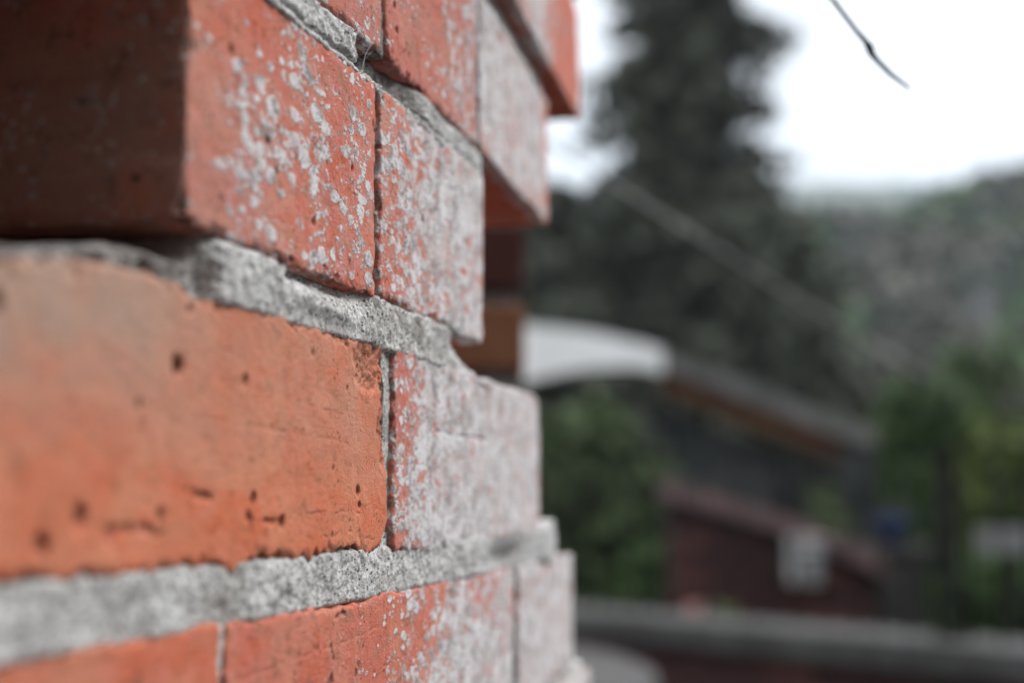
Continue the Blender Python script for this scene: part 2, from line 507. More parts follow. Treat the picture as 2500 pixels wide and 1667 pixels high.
# ================================================================== GROUND, HILLS
M['ground'] = plain('garden_ground', (0.02, 0.026, 0.012), (0.04, 0.04, 0.026), 1.3, .95)
M['hill'] = plain('hill_soil', (0.06, 0.055, 0.045), (0.10, 0.085, 0.07), .05, .95)
M['ridge'] = plain('ridge_forest', (0.04, 0.06, 0.045), (0.07, 0.085, 0.06), .01, .95)

def grid_terrain(name, xs, ys, zf, mat):
    X, Y = np.meshgrid(xs, ys, indexing='ij')
    Zv = zf(X.ravel(), Y.ravel())
    V = np.stack([X.ravel(), Y.ravel(), Zv], 1)
    idx = np.arange(len(xs) * len(ys)).reshape(len(xs), len(ys))
    F = np.stack([idx[:-1, :-1], idx[1:, :-1], idx[1:, 1:], idx[:-1, 1:]], -1).reshape(-1, 4)
    o = np_mesh(name, V, F, mat)
    return tag(o, kind='structure')

def ground_z(x, y):
    r = np.sqrt(x * x + y * y)
    ang = np.degrees(np.arctan2(x, y))
    ridge = 28.6 + 3.4 * sstep(13.5, 19, ang) + .7 * pnoise(np.stack([x / 35, y / 35, x * 0], 1)) \
        + 3.0 * pnoise(np.stack([x / 90, y / 90, x * 0 + 4], 1)) * sstep(20, 40, np.abs(ang))
    k = sstep(28, 190, r) * sstep(-20, 60, y)
    fall = sstep(200, 420, r)
    return ridge * k * (1 - .75 * fall)
grid_terrain('ground', np.concatenate([np.linspace(-900, -60, 14), np.linspace(-50, 160, 90), np.linspace(180, 900, 14)]),
             np.concatenate([np.linspace(-600, -20, 10), np.linspace(-10, 260, 110), np.linspace(280, 900, 16)]), ground_z, M['hill'])

def far_z(x, y):
    ang = np.degrees(np.arctan2(x, y))
    e = .2022 + .0065 * np.exp(-((ang - 12) / 3.2) ** 2) + .004 * np.exp(-((ang - 14.6) / .5) ** 2) + .003 * pnoise(np.stack([ang / 1.7, ang * 0, ang * 0], 1))
    return 1.5 + e * y * sstep(520, 760, y) - 90 * sstep(800, 1200, y)
grid_terrain('far_hills', np.linspace(-1000, 1000, 260), np.linspace(480, 1300, 42), far_z, M['ridge'])

lawn = MB(); lawn.box(-14, 22, 0.9, 27, -.2, 0.02)
tag(lawn.build('garden_soil', M['ground']), kind='structure')
M['paving'] = plain('dark_paving', (0.020, 0.019, 0.018), (0.036, 0.034, 0.032), 3, .9)
pav = MB(); pav.box(-14, 22, -9, 4.2, -.2, 0.03)
tag(pav.build('terrace_paving', M['paving']), kind='structure')

def leaf_quads(C, size, rng, up=.3, asp=.55):
    """one bent leaf quad per centre"""
    n = len(C)
    a = rng.normal(size=(n, 3)); a /= np.linalg.norm(a, axis=1)[:, None]
    b = rng.normal(size=(n, 3)); b -= (b * a).sum(1)[:, None] * a; b /= np.linalg.norm(b, axis=1)[:, None]
    sz = size * rng.uniform(.6, 1.4, n)[:, None] if np.isscalar(size) else size[:, None]
    p = [C - a * sz, C + b * sz * asp, C + a * sz, C - b * sz * asp]
    V = np.stack(p, 1).reshape(-1, 3)
    F = np.arange(4 * n).reshape(n, 4)
    return V, F

def foliage_mat(name, c1, c2, scale=2.5, c3=None, k=.85):
    c1 = tuple(v * k for v in c1); c2 = tuple(v * k for v in c2)
    g = NG(name, .75, .25)
    co = g.n('ShaderNodeTexCoord').outputs['Object']
    n = g.noise(co, scale, 3, .6)
    col = g.mix(g.map(n, .38, .62), c1, c2)
    if c3: col = g.mix(g.map(g.noise(co, scale * .35, 2), .52, .66), col, c3)
    r = g.n('ShaderNodeNewGeometry').outputs['Random Per Island']
    col = g.mix(g.map(r, 0, 1, .0, .45), col, (0.02, 0.025, 0.015))
    g.l(col, g.b.inputs['Base Color'])
    return g.m
M['conifer'] = foliage_mat('conifer_needles', (0.055, 0.062, 0.047), (0.092, 0.10, 0.074), .8)
M['bark'] = plain('bark', (0.04, 0.03, 0.022), (0.085, 0.07, 0.055), 8, .95)
M['wood_brown'] = foliage_mat('bare_wood_crowns', (0.085, 0.078, 0.068), (0.13, 0.122, 0.106), .08)
M['wood_green'] = foliage_mat('spring_leaf_crowns', (0.065, 0.12, 0.045), (0.09, 0.16, 0.055), .1)
M['wood_dark'] = foliage_mat('evergreen_crowns', (0.035, 0.060, 0.048), (0.05, 0.08, 0.06), .1)
M['bush_dark'] = foliage_mat('dark_shrub_leaves', (0.016, 0.028, 0.009), (0.028, 0.056, 0.013), 3, k=1.8)
M['bush_mid'] = foliage_mat('green_shrub_leaves', (0.032, 0.052, 0.018), (0.055, 0.085, 0.030), 2.5, k=1.15)
M['bush_yellow'] = foliage_mat('yellow_green_leaves', (0.025, 0.04, 0.008), (0.055, 0.075, 0.012), 2.0, (0.13, 0.11, 0.01), k=1.6)
M['pink'] = plain('pink_petals', (0.22, 0.07, 0.07), (0.28, 0.10, 0.09), 9, .7, k=.45)

# wood on the hillside: one mass of crowns
rng = np.random.RandomState(11)
nt_ = 5200
ang = np.radians(rng.uniform(-12, 30, nt_)); rr = rng.uniform(36, 205, nt_) ** 1.0
tx, ty = rr * np.sin(ang), rr * np.cos(ang)
tz = ground_z(tx, ty)
adeg = np.degrees(np.arctan2(tx, ty)); zel = np.degrees(np.arctan2(tz, rr))
kn = pnoise(np.stack([adeg / 2.1, zel / 1.5, rr / 60], 1)) + .10 * rng.normal(size=nt_)
kn2 = pnoise(np.stack([adeg / 1.8 + 9.4, zel / 1.4, rr / 60 + 5], 1)) + .10 * rng.normal(size=nt_)
kind = np.where(kn > .22, 1, np.where(kn2 > .20, 2, 0))
per = 34
cr = rng.uniform(1.2, 2.4, nt_) * np.clip(rr / 90, .55, 1.2)
Cx = np.repeat(np.stack([tx, ty, tz + cr * 1.1], 1), per, 0)
u = rng.normal(size=(nt_ * per, 3)); u /= np.linalg.norm(u, axis=1)[:, None]
Cc = Cx + u * (rng.uniform(.3, 1, nt_ * per)[:, None]) * np.repeat(cr, per)[:, None] * np.array([1, 1, 1.15])
V, F = leaf_quads(Cc, np.repeat(cr, per) * rng.uniform(.22, .42, nt_ * per), rng)
o = np_mesh('hillside_wood', V, F, None, None, False, midx=np.repeat(kind, per), mats=[M['wood_brown'], M['wood_green'], M['wood_dark']])
tag(o, 'mixed wood of bare brown and fresh green trees covering the hillside', 'wood', kind='stuff')

# unseen wall and slab added behind the camera to block light
M['light_blocker'] = plain('blocker_render', (0.16, 0.14, 0.12), (0.22, 0.20, 0.17), 3, .9, .004)
hs = empty('light_blocker', (.6, -1.1, 0)); tag(hs, 'added dark wall behind the camera, outside the view, blocking light', 'light_blocker')
m = MB(); m.box(-3.2, 3.6, -.3, 0, 0, 4.2); m.build('blocker_wall', M['light_blocker'], hs)
m = MB(); m.box(-3.6, 4.0, -.5, .55, 4.2, 4.32); m.build('blocker_slab', M['light_blocker'], hs)

# ================================================================== TREES
def conifer(x, y, h, rad, label, seed, mat='conifer', n_limbs=300, group=None, low=.4, power=.8, tuft=.30, dens=62, prof=None, extra=()):
    rg = np.random.RandomState(seed)
    root = empty('conifer_tree', (x, y, 0))
    tag(root, label, 'tree', group)
    t = MB(); zs = np.linspace(0, h, 9)
    t.tube([(.06 * math.sin(z), .05 * math.cos(z * .7), z) for z in zs], [max(.015, .20 * (1 - z / h) ** .9) for z in zs], 10)
    limbs = MB(); C = []; SZ = []
    def limb(z, a, L, droop):
        pts = []
        for k in range(6):
            f = k / 5
            pts.append((math.cos(a) * L * f, math.sin(a) * L * f, z + L * (.20 * f - droop * f * f)))
        limbs.tube(pts, [.03 * (1 - .8 * k / 5) for k in range(6)], 5, False)
        m = int(12 + dens * L)
        f = rg.uniform(.12, 1.0, m) ** .8
        P = np.stack([np.cos(a) * L * f, np.sin(a) * L * f, z + L * (.20 * f - droop * f * f)], 1)
        wdt = .28 * L * (1 - f * .75) + .08
        P += rg.normal(size=(m, 3)) * wdt[:, None] * np.array([.6, .6, .35])
        P[:, 2] -= .08
        C.append(P); SZ.append(rg.uniform(.5, 1.2, m) * tuft * (1 - .35 * f))
    for i in range(n_limbs):
        z = low + (h - low - .2) * (i / n_limbs) ** 1.05
        env = rad * (1 - z / h) ** power if prof is None else float(np.interp(z, [p[0] for p in prof], [p[1] for p in prof]))
        a = i * 2.39996 + rg.uniform(-.3, .3)
        L = env * rg.uniform(.78, 1.08) + .12
        limb(z, a, L, rg.uniform(.25, .5))
    for (z, a, L) in extra: limb(z, a, L, .12)
    t.build('trunk', M['bark'], root, True)
    limbs.build('limbs', M['bark'], root, True)
    V, F = leaf_quads(np.concatenate(C), np.concatenate(SZ), rg, asp=.45)
    np_mesh('crown', V, F, M[mat], root, False)
    return root
conifer(2.92, 25, 16.2, 2.50, 'tall dark conifer standing against the white sky', 5, n_limbs=290, tuft=.26, dens=38,
        prof=[(0, 2.45), (4.8, 2.45), (6.0, 2.15), (7.0, 1.62), (8.2, 1.42), (9.8, 1.22), (16.2, .15)],
        extra=[(9.0, .05, 1.75), (9.1, -.1, 1.7), (8.3, 3.1, 1.65)])
conifer(.75, 27, 7.3, 2.3, 'lower dark evergreen just left of the tall conifer', 9, n_limbs=150, power=.75)
conifer(3.95, 23, 6.1, 2.35, 'short dark evergreen at the right foot of the tall conifer', 10, n_limbs=120, power=.7)

def shrub(name, x, y, h, rx, ry, label, seed, mat, n=5000, leaf=.05, z0=.15, cat='shrub', lumps=9, stems=6, flower=0):
    rg = np.random.RandomState(seed)
    root = empty(name, (x, y, 0))
    tag(root, label, cat)
    st = MB(); C = []
    for i in range(stems):
        a = rg.uniform(0, 6.28); f = rg.uniform(.2, .7)
        st.tube([(0.03 * math.cos(a), .03 * math.sin(a), 0), (rx * f * .5 * math.cos(a), ry * f * .5 * math.sin(a), h * .45),
                 (rx * f * math.cos(a), ry * f * math.sin(a), h * .85)], [.022, .014, .005], 6)
    for i in range(lumps):
        a = rg.uniform(0, 6.28); f = rg.uniform(0, .75)
        cz = z0 + (h - z0) * rg.uniform(.25, .78)
        rr_ = rg.uniform(.32, .5)
        m = n // lumps
        u = rg.normal(size=(m, 3)); u /= np.linalg.norm(u, axis=1)[:, None]
        u *= rg.uniform(.55, 1.05, m)[:, None]
        C.append(np.array([rx * f * math.cos(a), ry * f * math.sin(a), cz]) + u * np.array([rx * rr_ * 1.3, ry * rr_ * 1.3, h * rr_ * .55]))
    C = np.concatenate(C); C = C[C[:, 2] > .02]
    st.build('stems', M['bark'], root, True)
    V, F = leaf_quads(C, leaf, rg)
    np_mesh('foliage', V, F, M[mat], root, False)
    if flower:
        k = rg.choice(len(C), flower, False)
        V, F = leaf_quads(C[k] * 1.02, leaf * 1.3, rg, asp=.9)
        np_mesh('blossom', V, F, M['pink'], root, False)
    return root
shrub('shrub', .46, 8.3, 2.02, .50, .42, 'leafy green shrub right behind the end of the brick wall', 21, 'bush_mid', 7000)
shrub('shrub', .72, 7.75, 1.36, .42, .3, 'low dark shrub left of the sloping brick parapet', 22, 'bush_dark', 4500)
shrub('shrub', 2.85, 11.2, 2.45, .48, .5, 'rounded deep green shrub beyond the end of the arch', 23, 'bush_dark', 8000)
shrub('shrub', 3.85, 12.6, 2.95, .55, .6, 'tall pale green shrub left of the grey utility pole', 24, 'bush_mid', 7000)
shrub('shrub', 3.15, 9.6, 1.72, .45, .4, 'green shrub behind the dark metal post', 25, 'bush_mid', 5000)
shrub('shrub', 2.85, 8.6, 1.95, .60, .45, 'yellow green bush at the right edge of the view', 26, 'bush_yellow', 8000)
shrub('shrub', 2.30, 7.2, 1.25, .75, .4, 'dark olive shrub below the pale grey panel', 27, 'bush_dark', 6000)
shrub('shrub', 1.80, 8.8, 1.52, .22, .25, 'small bright green plant behind the top of the sloping parapet', 28, 'bush_mid', 1500, .04)
shrub('flowering_plant', .93, 6.55, 1.16, .26, .2, 'flowering plant with pink blossom in front of the sloping parapet', 29, 'bush_dark', 1400, .035, flower=150, cat='plant', lumps=5)

# ================================================================== BACKGROUND THINGS
M['white_render'] = plain('white_render', (0.70, 0.70, 0.69), (0.78, 0.78, 0.77), 4, .8, k=.8)
M['grey_coping'] = plain('grey_concrete', (0.065, 0.064, 0.062), (0.11, 0.108, 0.105), 5, .9, .004, k=.5)
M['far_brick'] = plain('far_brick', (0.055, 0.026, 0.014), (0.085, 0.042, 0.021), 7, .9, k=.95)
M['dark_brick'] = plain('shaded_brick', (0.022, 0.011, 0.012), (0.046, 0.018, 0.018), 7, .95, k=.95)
M['pink_coping'] = plain('pinkish_coping', (0.06, 0.042, 0.044), (0.10, 0.058, 0.058), 6, .9, k=1.35)
M["board"] = plain("grey_green_board", (0.010, 0.013, 0.013), (0.06, 0.066, 0.064), 3, .8)
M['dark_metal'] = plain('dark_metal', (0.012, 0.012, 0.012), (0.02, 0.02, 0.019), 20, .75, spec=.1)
M['pole'] = plain('pale_pole', (0.10, 0.10, 0.105), (0.13, 0.13, 0.135), 3, .8)
M['panel'] = plain('pale_panel', (0.085, 0.09, 0.09), (0.13, 0.13, 0.13), 5, .7, k=1.05)
M['box_white'] = plain('white_box_plastic', (0.15, 0.15, 0.145), (0.27, 0.27, 0.265), 14, .6, spec=.3, k=2.0)
M['blue'] = plain('blue_glaze', (0.012, 0.025, 0.07), (0.018, 0.035, 0.10), 9, .5, spec=.2, k=1.6)
M['stone'] = plain('grey_stone', (0.03, 0.03, 0.028), (0.055, 0.053, 0.048), 12, .9, .004)
M['cable'] = plain('pale_cable', (0.36, 0.36, 0.355), (0.42, 0.42, 0.415), 5, .5)

def strip(mb, X, zt, zb, y0, y1):
    """solid band following a curve: X positions, top and bottom heights"""
    n = len(X); V = []
    for i in range(n):
        V += [(X[i], y0, zb[i]), (X[i], y0, zt[i]), (X[i], y1, zt[i]), (X[i], y1, zb[i])]
    Fs = []
    for i in range(n - 1):
        a, b = i * 4, i * 4 + 4
        for k in range(4):
            k2 = (k + 1) % 4
            Fs.append((a + k, a + k2, b + k2, b + k))
    Fs.append((0, 3, 2, 1)); m = (n - 1) * 4; Fs.append((m, m + 1, m + 2, m + 3))
    mb.add(V, Fs)

# arched gateway, 9 m away
ar = empty('arched_gateway', (1.0, 9.0, 0)); tag(ar, 'low curved archway with a white rendered crown and brick soffit', 'arch')
def arch_top(x):   # height of the upper edge
    return np.interp(x, [-.95, -.4, .06, .46, .77, .886, 1.233, 1.618, 1.847, 2.12], [2.42, 2.485, 2.50, 2.454, 2.384, 2.350, 2.215, 2.061, 1.968, 1.885])
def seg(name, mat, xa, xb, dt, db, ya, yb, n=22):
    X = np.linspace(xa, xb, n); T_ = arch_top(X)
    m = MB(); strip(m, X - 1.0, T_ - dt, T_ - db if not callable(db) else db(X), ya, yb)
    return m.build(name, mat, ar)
seg('rendered_crown', M['white_render'], -.95, .88, 0.0, lambda X: np.minimum(arch_top(X) - .14, 2.25 - .26 * (X - .66) ** 2), -.16, .16)
M['arch_coping'] = plain('arch_coping', (0.10, 0.097, 0.095), (0.17, 0.165, 0.155), 5, .9, k=.7)
seg('coping', M['arch_coping'], .88, 2.10, 0.0, .11, -.17, .17)
seg('shadow_band', M['dark_metal'], -.95, .86, .30, .36, -.05, .1)  # dark strip modelled in place of shade under the crown
for i in range(13):                                  # brick course under the coping
    xa = .885 + i * .0815
    X = np.array([xa, xa + .072]); T_ = arch_top(X)
    m = MB(); strip(m, X - 1.0, T_ - .113, T_ - .245, -.13, .13)
    m.build('brick', M['far_brick'], ar)
m = MB(); m.box(.90, 1.10, -.15, .15, 0, 1.80); m.build('pillar', M['board'], ar)
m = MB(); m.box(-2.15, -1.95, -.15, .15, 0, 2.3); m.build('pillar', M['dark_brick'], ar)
gt = empty('board_gate', (1.4, 9.05, 0)); tag(gt, 'tall grey green gate of upright boards below the arch', 'gate')
bx = .86
for i in range(9):
    wd = .118
    top = float(arch_top(bx + wd)) - .30
    m = MB(); m.box(bx - 1.4, bx - 1.4 + wd, -.02 + .012 * (i % 2), .012 + .012 * (i % 2), .06, top)
    m.build('board', M['board'], gt)
    bx += wd + .012
m = MB(); m.box(-.53, .60, .03, .06, .5, .6); m.build('rail', M['dark_metal'], gt)
m = MB(); m.box(-.53, .60, .03, .06, 1.45, 1.55); m.build('rail', M['dark_metal'], gt)

# sloping brick parapet, 7.2 m away
pp = empty('sloping_parapet', (1.2, 7.2, 0)); tag(pp, 'dark red brick stair parapet with a sloping pinkish coping', 'parapet')
def par_top(x): return 1.5 + np.interp(x, [.70, 1.07, 1.37, 1.62, 1.72], [.080, -.025, -.122, -.235, -.30])
X = np.linspace(.70, 1.70, 14)
m = MB(); strip(m, X - 1.2, par_top(X), par_top(X) - .085, -.17, .17); m.build('coping', M['pink_coping'], pp)
core = MB(); X2 = np.linspace(.74, 1.66, 10); strip(core, X2 - 1.2, par_top(X2) - .09, X2 * 0, -.085, .11)
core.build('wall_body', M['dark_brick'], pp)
M['parapet_brick'] = plain('parapet_brick', (0.050, 0.020, 0.018), (0.075, 0.030, 0.026), 7, .95, k=1)
bmesh_cache = {}
for r_ in range(15):
    z0 = .03 + r_ * .088
    for c_ in range(5):
        xa = .735 + c_ * .205 - (.1 if r_ % 2 else 0)
        xb = xa + .195
        xa, xb = max(xa, .735), min(xb, 1.675)
        if xb - xa < .04 or z0 + .078 > float(par_top(xb)) - .09 or z0 < .7: continue
        key = (round(xb - xa, 3), (r_ * 3 + c_) % 3)
        if key not in bmesh_cache:
            m = MB(); L_ = (xb - xa) / 2; m.box(-L_, L_, -.02, .008, 0, .078)
            b = m.build('brick', M['parapet_brick'] if key[1] == 0 else M['dark_brick'], pp)
            bmesh_cache[key] = b.data
        else:
            b = bpy.data.objects.new('brick', bmesh_cache[key]); sc.collection.objects.link(b); b.parent = pp
        b.location = ((xa + xb) / 2 - 1.2, -.0875, z0)
mbx = empty('meter_box', (1.345, 7.085, 1.105)); tag(mbx, 'small pale grey meter box fixed to the sloping parapet', 'meter box')
m = MB(); m.box(-.080, .080, -.10, 0, 0, .195); m.build('case', M['box_white'], mbx, bevel=.01)
m = MB(); m.box(-.066, .066, -.112, -.101, .02, .15); m.build('door', M['panel'], mbx, bevel=.004)
m = MB(); m.box(-.086, .086, -.125, .0, .197, .21); m.build('hood', M['box_white'], mbx, bevel=.003)

# low wall with grey coping crossing the bottom of the view
lw = empty('low_wall', (0, 0, 0)); tag(lw, 'low dark brick wall with a broad grey coping across the bottom', 'wall')
A = Vector((-1.2, 8.05, 0)); B = Vector((2.35, 3.70, 0))
A = Vector((.236, 6.35, 0)) + (Vector((.236, 6.35, 0)) - Vector((1.563, 4.72, 0))) * .9
B = Vector((1.563, 4.72, 0)) + (Vector((1.563, 4.72, 0)) - Vector((.236, 6.35, 0))) * .7
dirv = (B - A); Lw = dirv.length; rzw = math.atan2(dirv.y, dirv.x)
lw.location = A; lw.rotation_euler = (0, 0, rzw)
k = 0
while k * .92 < Lw:
    m = MB(); m.box(k * .92 + .004, k * .92 + .914, -.17, .17, .955, 1.05); m.build('coping_slab', M['grey_coping'], lw, bevel=.008); k += 1
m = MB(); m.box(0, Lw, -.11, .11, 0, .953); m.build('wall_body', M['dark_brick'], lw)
cache2 = {}
for r_ in range(6, 11):
    z0 = .018 + r_ * .085
    c_ = 0
    while True:
        xa = c_ * .235 - (.117 if r_ % 2 else 0); xb = xa + .222; c_ += 1
        if xa > Lw - .23: break
        if xa < .4: continue
        kk = (r_ * 7 + c_ * 3) % 4
        if kk not in cache2:
            m = MB(); m.box(0, .222, -.016, .008, 0, .074)
            b = m.build('brick', M['parapet_brick'] if kk == 0 else M['dark_brick'], lw); cache2[kk] = b.data
        else:
            b = bpy.data.objects.new('brick', cache2[kk]); sc.collection.objects.link(b); b.parent = lw
        b.location = (xa, -.1125, z0)

# slim railing standing on the low wall
ra = empty('metal_railing', (A.x, A.y, 1.05), rzw); tag(ra, 'slim dark railing of upright bars along the low wall', 'railing')
barm = None
for i in range(int((Lw - .3) / .115)):
    if barm is None:
        m = MB(); m.tube([(0, 0, 0), (0, 0, .60)], .0070, 6); b = m.build('bar', M['dark_metal'], ra, True); barm = b.data
    else:
        b = bpy.data.objects.new('bar', barm); sc.collection.objects.link(b); b.parent = ra
    b.location = (.12 + i * .115, 0, 0)
m = MB(); m.box(.1, Lw - .15, -.012, .012, .60, .608); m.build('top_rail', M['dark_metal'], ra)

# rounded concrete ledge, nearer
M['ledge'] = plain('ledge_concrete', (0.06, 0.058, 0.057), (0.085, 0.082, 0.08), 5, .95, k=.55)
rl = empty('round_ledge', (-.90, 3.60, 0)); tag(rl, 'rounded grey concrete ledge beside the brick wall, low left', 'ledge')
def disc(rad, z0, z1, n=72):
    m = MB(); vs_ = [(rad * math.cos(2 * math.pi * i / n), rad * math.sin(2 * math.pi * i / n), z) for z in (z0, z1) for i in range(n)]
    f = [(i, (i + 1) % n, n + (i + 1) % n, n + i) for i in range(n)]
    f += [tuple(range(n))[::-1], tuple(range(n, 2 * n))]
    m.add(vs_, f); return m
disc(1.235, 1.02, 1.10).build('cap', M['ledge'], rl, bevel=.012)
disc(1.16, 0, 1.018).build('drum', M['stone'], rl)

# posts, poles, panel, pillar
up = empty('utility_pole', (4.36, 14.0, 0)); tag(up, 'slim pale grey utility pole standing in front of the hillside', 'pole')
m = MB(); m.tube([(0, 0, 0), (0, 0, 1.6), (0, 0, 3.45)], [.088, .08, .07], 12); m.build('shaft', M['pole'], up, True)
m = MB(); m.tube([(0, 0, 3.45), (0, 0, 3.50)], [.08, .05], 12); m.build('cap', M['dark_metal'], up)
m = MB(); m.tube([(-.07, -.07, 2.40), (-.12, -.10, 2.40)], .012, 6); m.build('hook', M['dark_metal'], up)

mp = empty('metal_post', (1.415, 4.97, 1.05)); tag(mp, 'dark upright metal post rising from the low wall coping', 'post')
m = MB(); m.box(-.022, .022, -.022, .022, .008, .60); m.build('shaft', M['dark_metal'], mp, bevel=.003)
m = MB(); m.box(-.05, .05, -.05, .05, 0, .010); m.build('base_plate', M['dark_metal'], mp)
m = MB(); m.box(-.027, .027, -.027, .027, .60, .615); m.build('cap', M['dark_metal'], mp)

pn = empty('grey_panel', (2.27, 6.3, 0)); tag(pn, 'pale grey panel on thin posts at the right edge', 'panel')
m = MB(); m.box(-.36, .36, -.015, .015, 1.262, 1.372); m.build('board', M['panel'], pn, bevel=.006)
for px in (-.2, .3):
    m = MB(); m.box(px - .02, px + .02, .016, .05, 0, 1.36); m.build('post', M['dark_metal'], pn)

sp_ = empty('stone_pillar', (1.82, 7.3, 0)); tag(sp_, 'squat grey stone pillar right of the sloping parapet', 'pillar')
for i in range(4):
    m = MB(); j = .008 * (-1) ** i
    m.box(-.13 + j, .13 + j, -.13, .13, i * .305, i * .305 + .298); m.build('stone_block', M['stone'], sp_, bevel=.012)
m = MB(); m.box(-.16, .16, -.16, .16, 1.222, 1.275); m.build('cap', M['stone'], sp_, bevel=.01)
pt = empty('flower_pot', (1.80, 7.28, 1.275)); tag(pt, 'small blue flower pot on top of the stone pillar', 'pot')
def lathe(prof, n=20):
    m = MB(); V = []; Fs = []
    for (r_, z) in prof: V += [(r_ * math.cos(2 * math.pi * i / n), r_ * math.sin(2 * math.pi * i / n), z) for i in range(n)]
    for j in range(len(prof) - 1):
        for i in range(n): Fs.append((j * n + i, j * n + (i + 1) % n, (j + 1) * n + (i + 1) % n, (j + 1) * n + i))
    Fs.append(tuple(range(n))[::-1]); Fs.append(tuple((len(prof) - 1) * n + i for i in range(n)))
    m.add(V, Fs); return m
lathe([(.055, 0), (.085, .10), (.088, .10), (.088, .125), (.078, .125), (.072, .10)]).build('pot_body', M['blue'], pt, True)
m = MB()
for i in range(9):
    a = i * .7
    m.tube([(0, 0, .09), (.04 * math.cos(a), .04 * math.sin(a), .15), (.09 * math.cos(a), .09 * math.sin(a), .19)], [.004, .010, .002], 5)
m.build('leaves', M['stone'], pt)

# ================================================================== SECOND PIER behind the wall
M['pier_brick'] = plain('pier_brick', (0.21, 0.085, 0.04), (0.27, 0.12, 0.065), 12, .9, .001)
M['pier_brick_dark'] = plain('pier_brick_dark', (0.06, 0.018, 0.015), (0.08, 0.028, 0.022), 12, .9, .001)
M['pier_grey'] = plain('limed_pier_brick', (0.12, 0.10, 0.095), (0.17, 0.145, 0.135), 30, .9, .001)
M['pier_mortar'] = plain('pier_mortar', (0.20, 0.19, 0.18), (0.30, 0.29, 0.28), 40, .95, .002)
p2 = empty('brick_pier', (0, 1.5, 0)); tag(p2, 'square brick pier standing just behind the near wall', 'pier')
m = MB(); m.box(-.235, .006, .008, .25, 0, 1.93); m.build('mortar_core', M['pier_mortar'], p2)
zz = EYE + .124 - .080 * 20
ci = 0; pc_ = {}
while zz < 1.87:
    if zz > 0.0:
        key = {0: 'pier_brick', 1: 'pier_brick_dark', 2: 'pier_grey'}[{20: 0, 21: 1, 22: 2, 19: 2}.get(ci, ci % 3)]
        spans = [(-.243, -.121), (-.108, .0125)] if ci % 2 == 0 else [(-.243, -.182), (-.170, -.050), (-.038, .0125)]
        for (xa, xb) in spans:
            m = MB(); m.box(xa, xb, 0, .258, zz, zz + .065); m.build('brick', M[key], p2, bevel=.004)
    zz += .080; ci += 1
m = MB(); m.box(-.25, .02, -.01, .27, 1.93, 1.965); m.build('cap', M['pier_mortar'], p2, bevel=.005)
m = MB()
m.tube([(-.03, -.012, EYE + .355), (-.015, -.03, EYE + .358), (.006, -.04, EYE + .362)], .003, 6); m.build('hook', M['dark_metal'], p2)

cb = MB()
P0 = Vector((.006, 1.46, EYE + .362)); P1 = Vector((4.24, 13.90, 2.40))
pts = []
for i in range(25):
    f = i / 24; p = P0.lerp(P1, f); p.z -= .10 * 4 * f * (1 - f) * .35; pts.append(p)
cb.tube(pts, .0019, 6)
tag(cb.build('cable', M['cable'], None, True), 'thin pale cable sloping down across the dark conifer', 'cable')

# ================================================================== THE NEAR BRICK WALL
W = empty('brick_wall', (0, 0, 0))
tag(W, 'old curved red brick wall with flaking limewash, filling the left half', 'wall')

def ramp_(y, a, b, va, vb): return va + (vb - va) * sstep(a, b, y)

# --- course A (header pair at the middle)
make_brick(W, .353, .4815, .0633, .1318, seed=1.3, tint=.78, res=.0007, chip=.006, endpaint=.24,
           paint=lambda y, z: ramp_(y, .355, .40, .36, .48) - .08 * sstep(.105, .125, z), dust=lambda y, z: .40 * sstep(.43, .37, y) * sstep(.125, .09, z) + .45 * (y < .3535),
           corners=[(.353, .0633, .006, .002)], wob=.0020,
           pits=[(.398, .094, .0016, .0012, .8), (.404, .087, .0013, .001, .8), (.43, .078, .0015, .001, .7), (.46, .1, .0012, .001, .7), (.375, .112, .0018, .0008, .5)])
make_brick(W, .4868, .630, .0633, .1318, seed=2.1, tint=.75, chip=.006,
           paint=lambda y, z: ramp_(y, .49, .575, .52, .80) - .30 * sstep(.006, .0, .630 - y) + .05 * sstep(.09, .12, z),
           wob=.0024, pits=[(.535, .098, .0018, .001, .8)])
# --- course D
make_brick(W, .245, .4865, .1430, .2100, seed=3.7, tint=.95, dust=lambda y, z: .25 + 0 * y, paint=lambda y, z: ramp_(y, .42, .47, .30, .40) + 0 * z, res=.0009,
           corners=[(.4865, .143, .004, .0025)])
make_brick(W, .4925, .6185, .1430, .2105, seed=4.2, tint=1.0, out=-.0003, chip=.006, dust=lambda y, z: .22 + 0 * y,
           paint=lambda y, z: ramp_(y, .52, .61, .12, .58) + 0 * z, corners=[(.4925, .143, .008, .006)],
           pits=[(.502, .165, .0018, .0015, .7), (.504, .157, .0015, .0012, .7)])
make_brick(W, .6195, .800, .1430, .2105, seed=5.9, tint=.7, res=.0009, out=.0004,
           paint=lambda y, z: .81 - .36 * sstep(.770, .797, y) - .12 * sstep(.160, .145, z), wob=.0020)
# --- course E
make_brick(W, .36, .62, .222, .289, seed=6.3, tint=.8, out=.003, res=.002, paint=lambda y, z: .45 + 0 * z)
make_brick(W, .630, .890, .222, .289, seed=6.9, tint=.85, out=.006, res=.001, paint=lambda y, z: ramp_(y, .74, .84, .72, .10) + 0 * z, corners=[(.89, .289, .02, .004)])
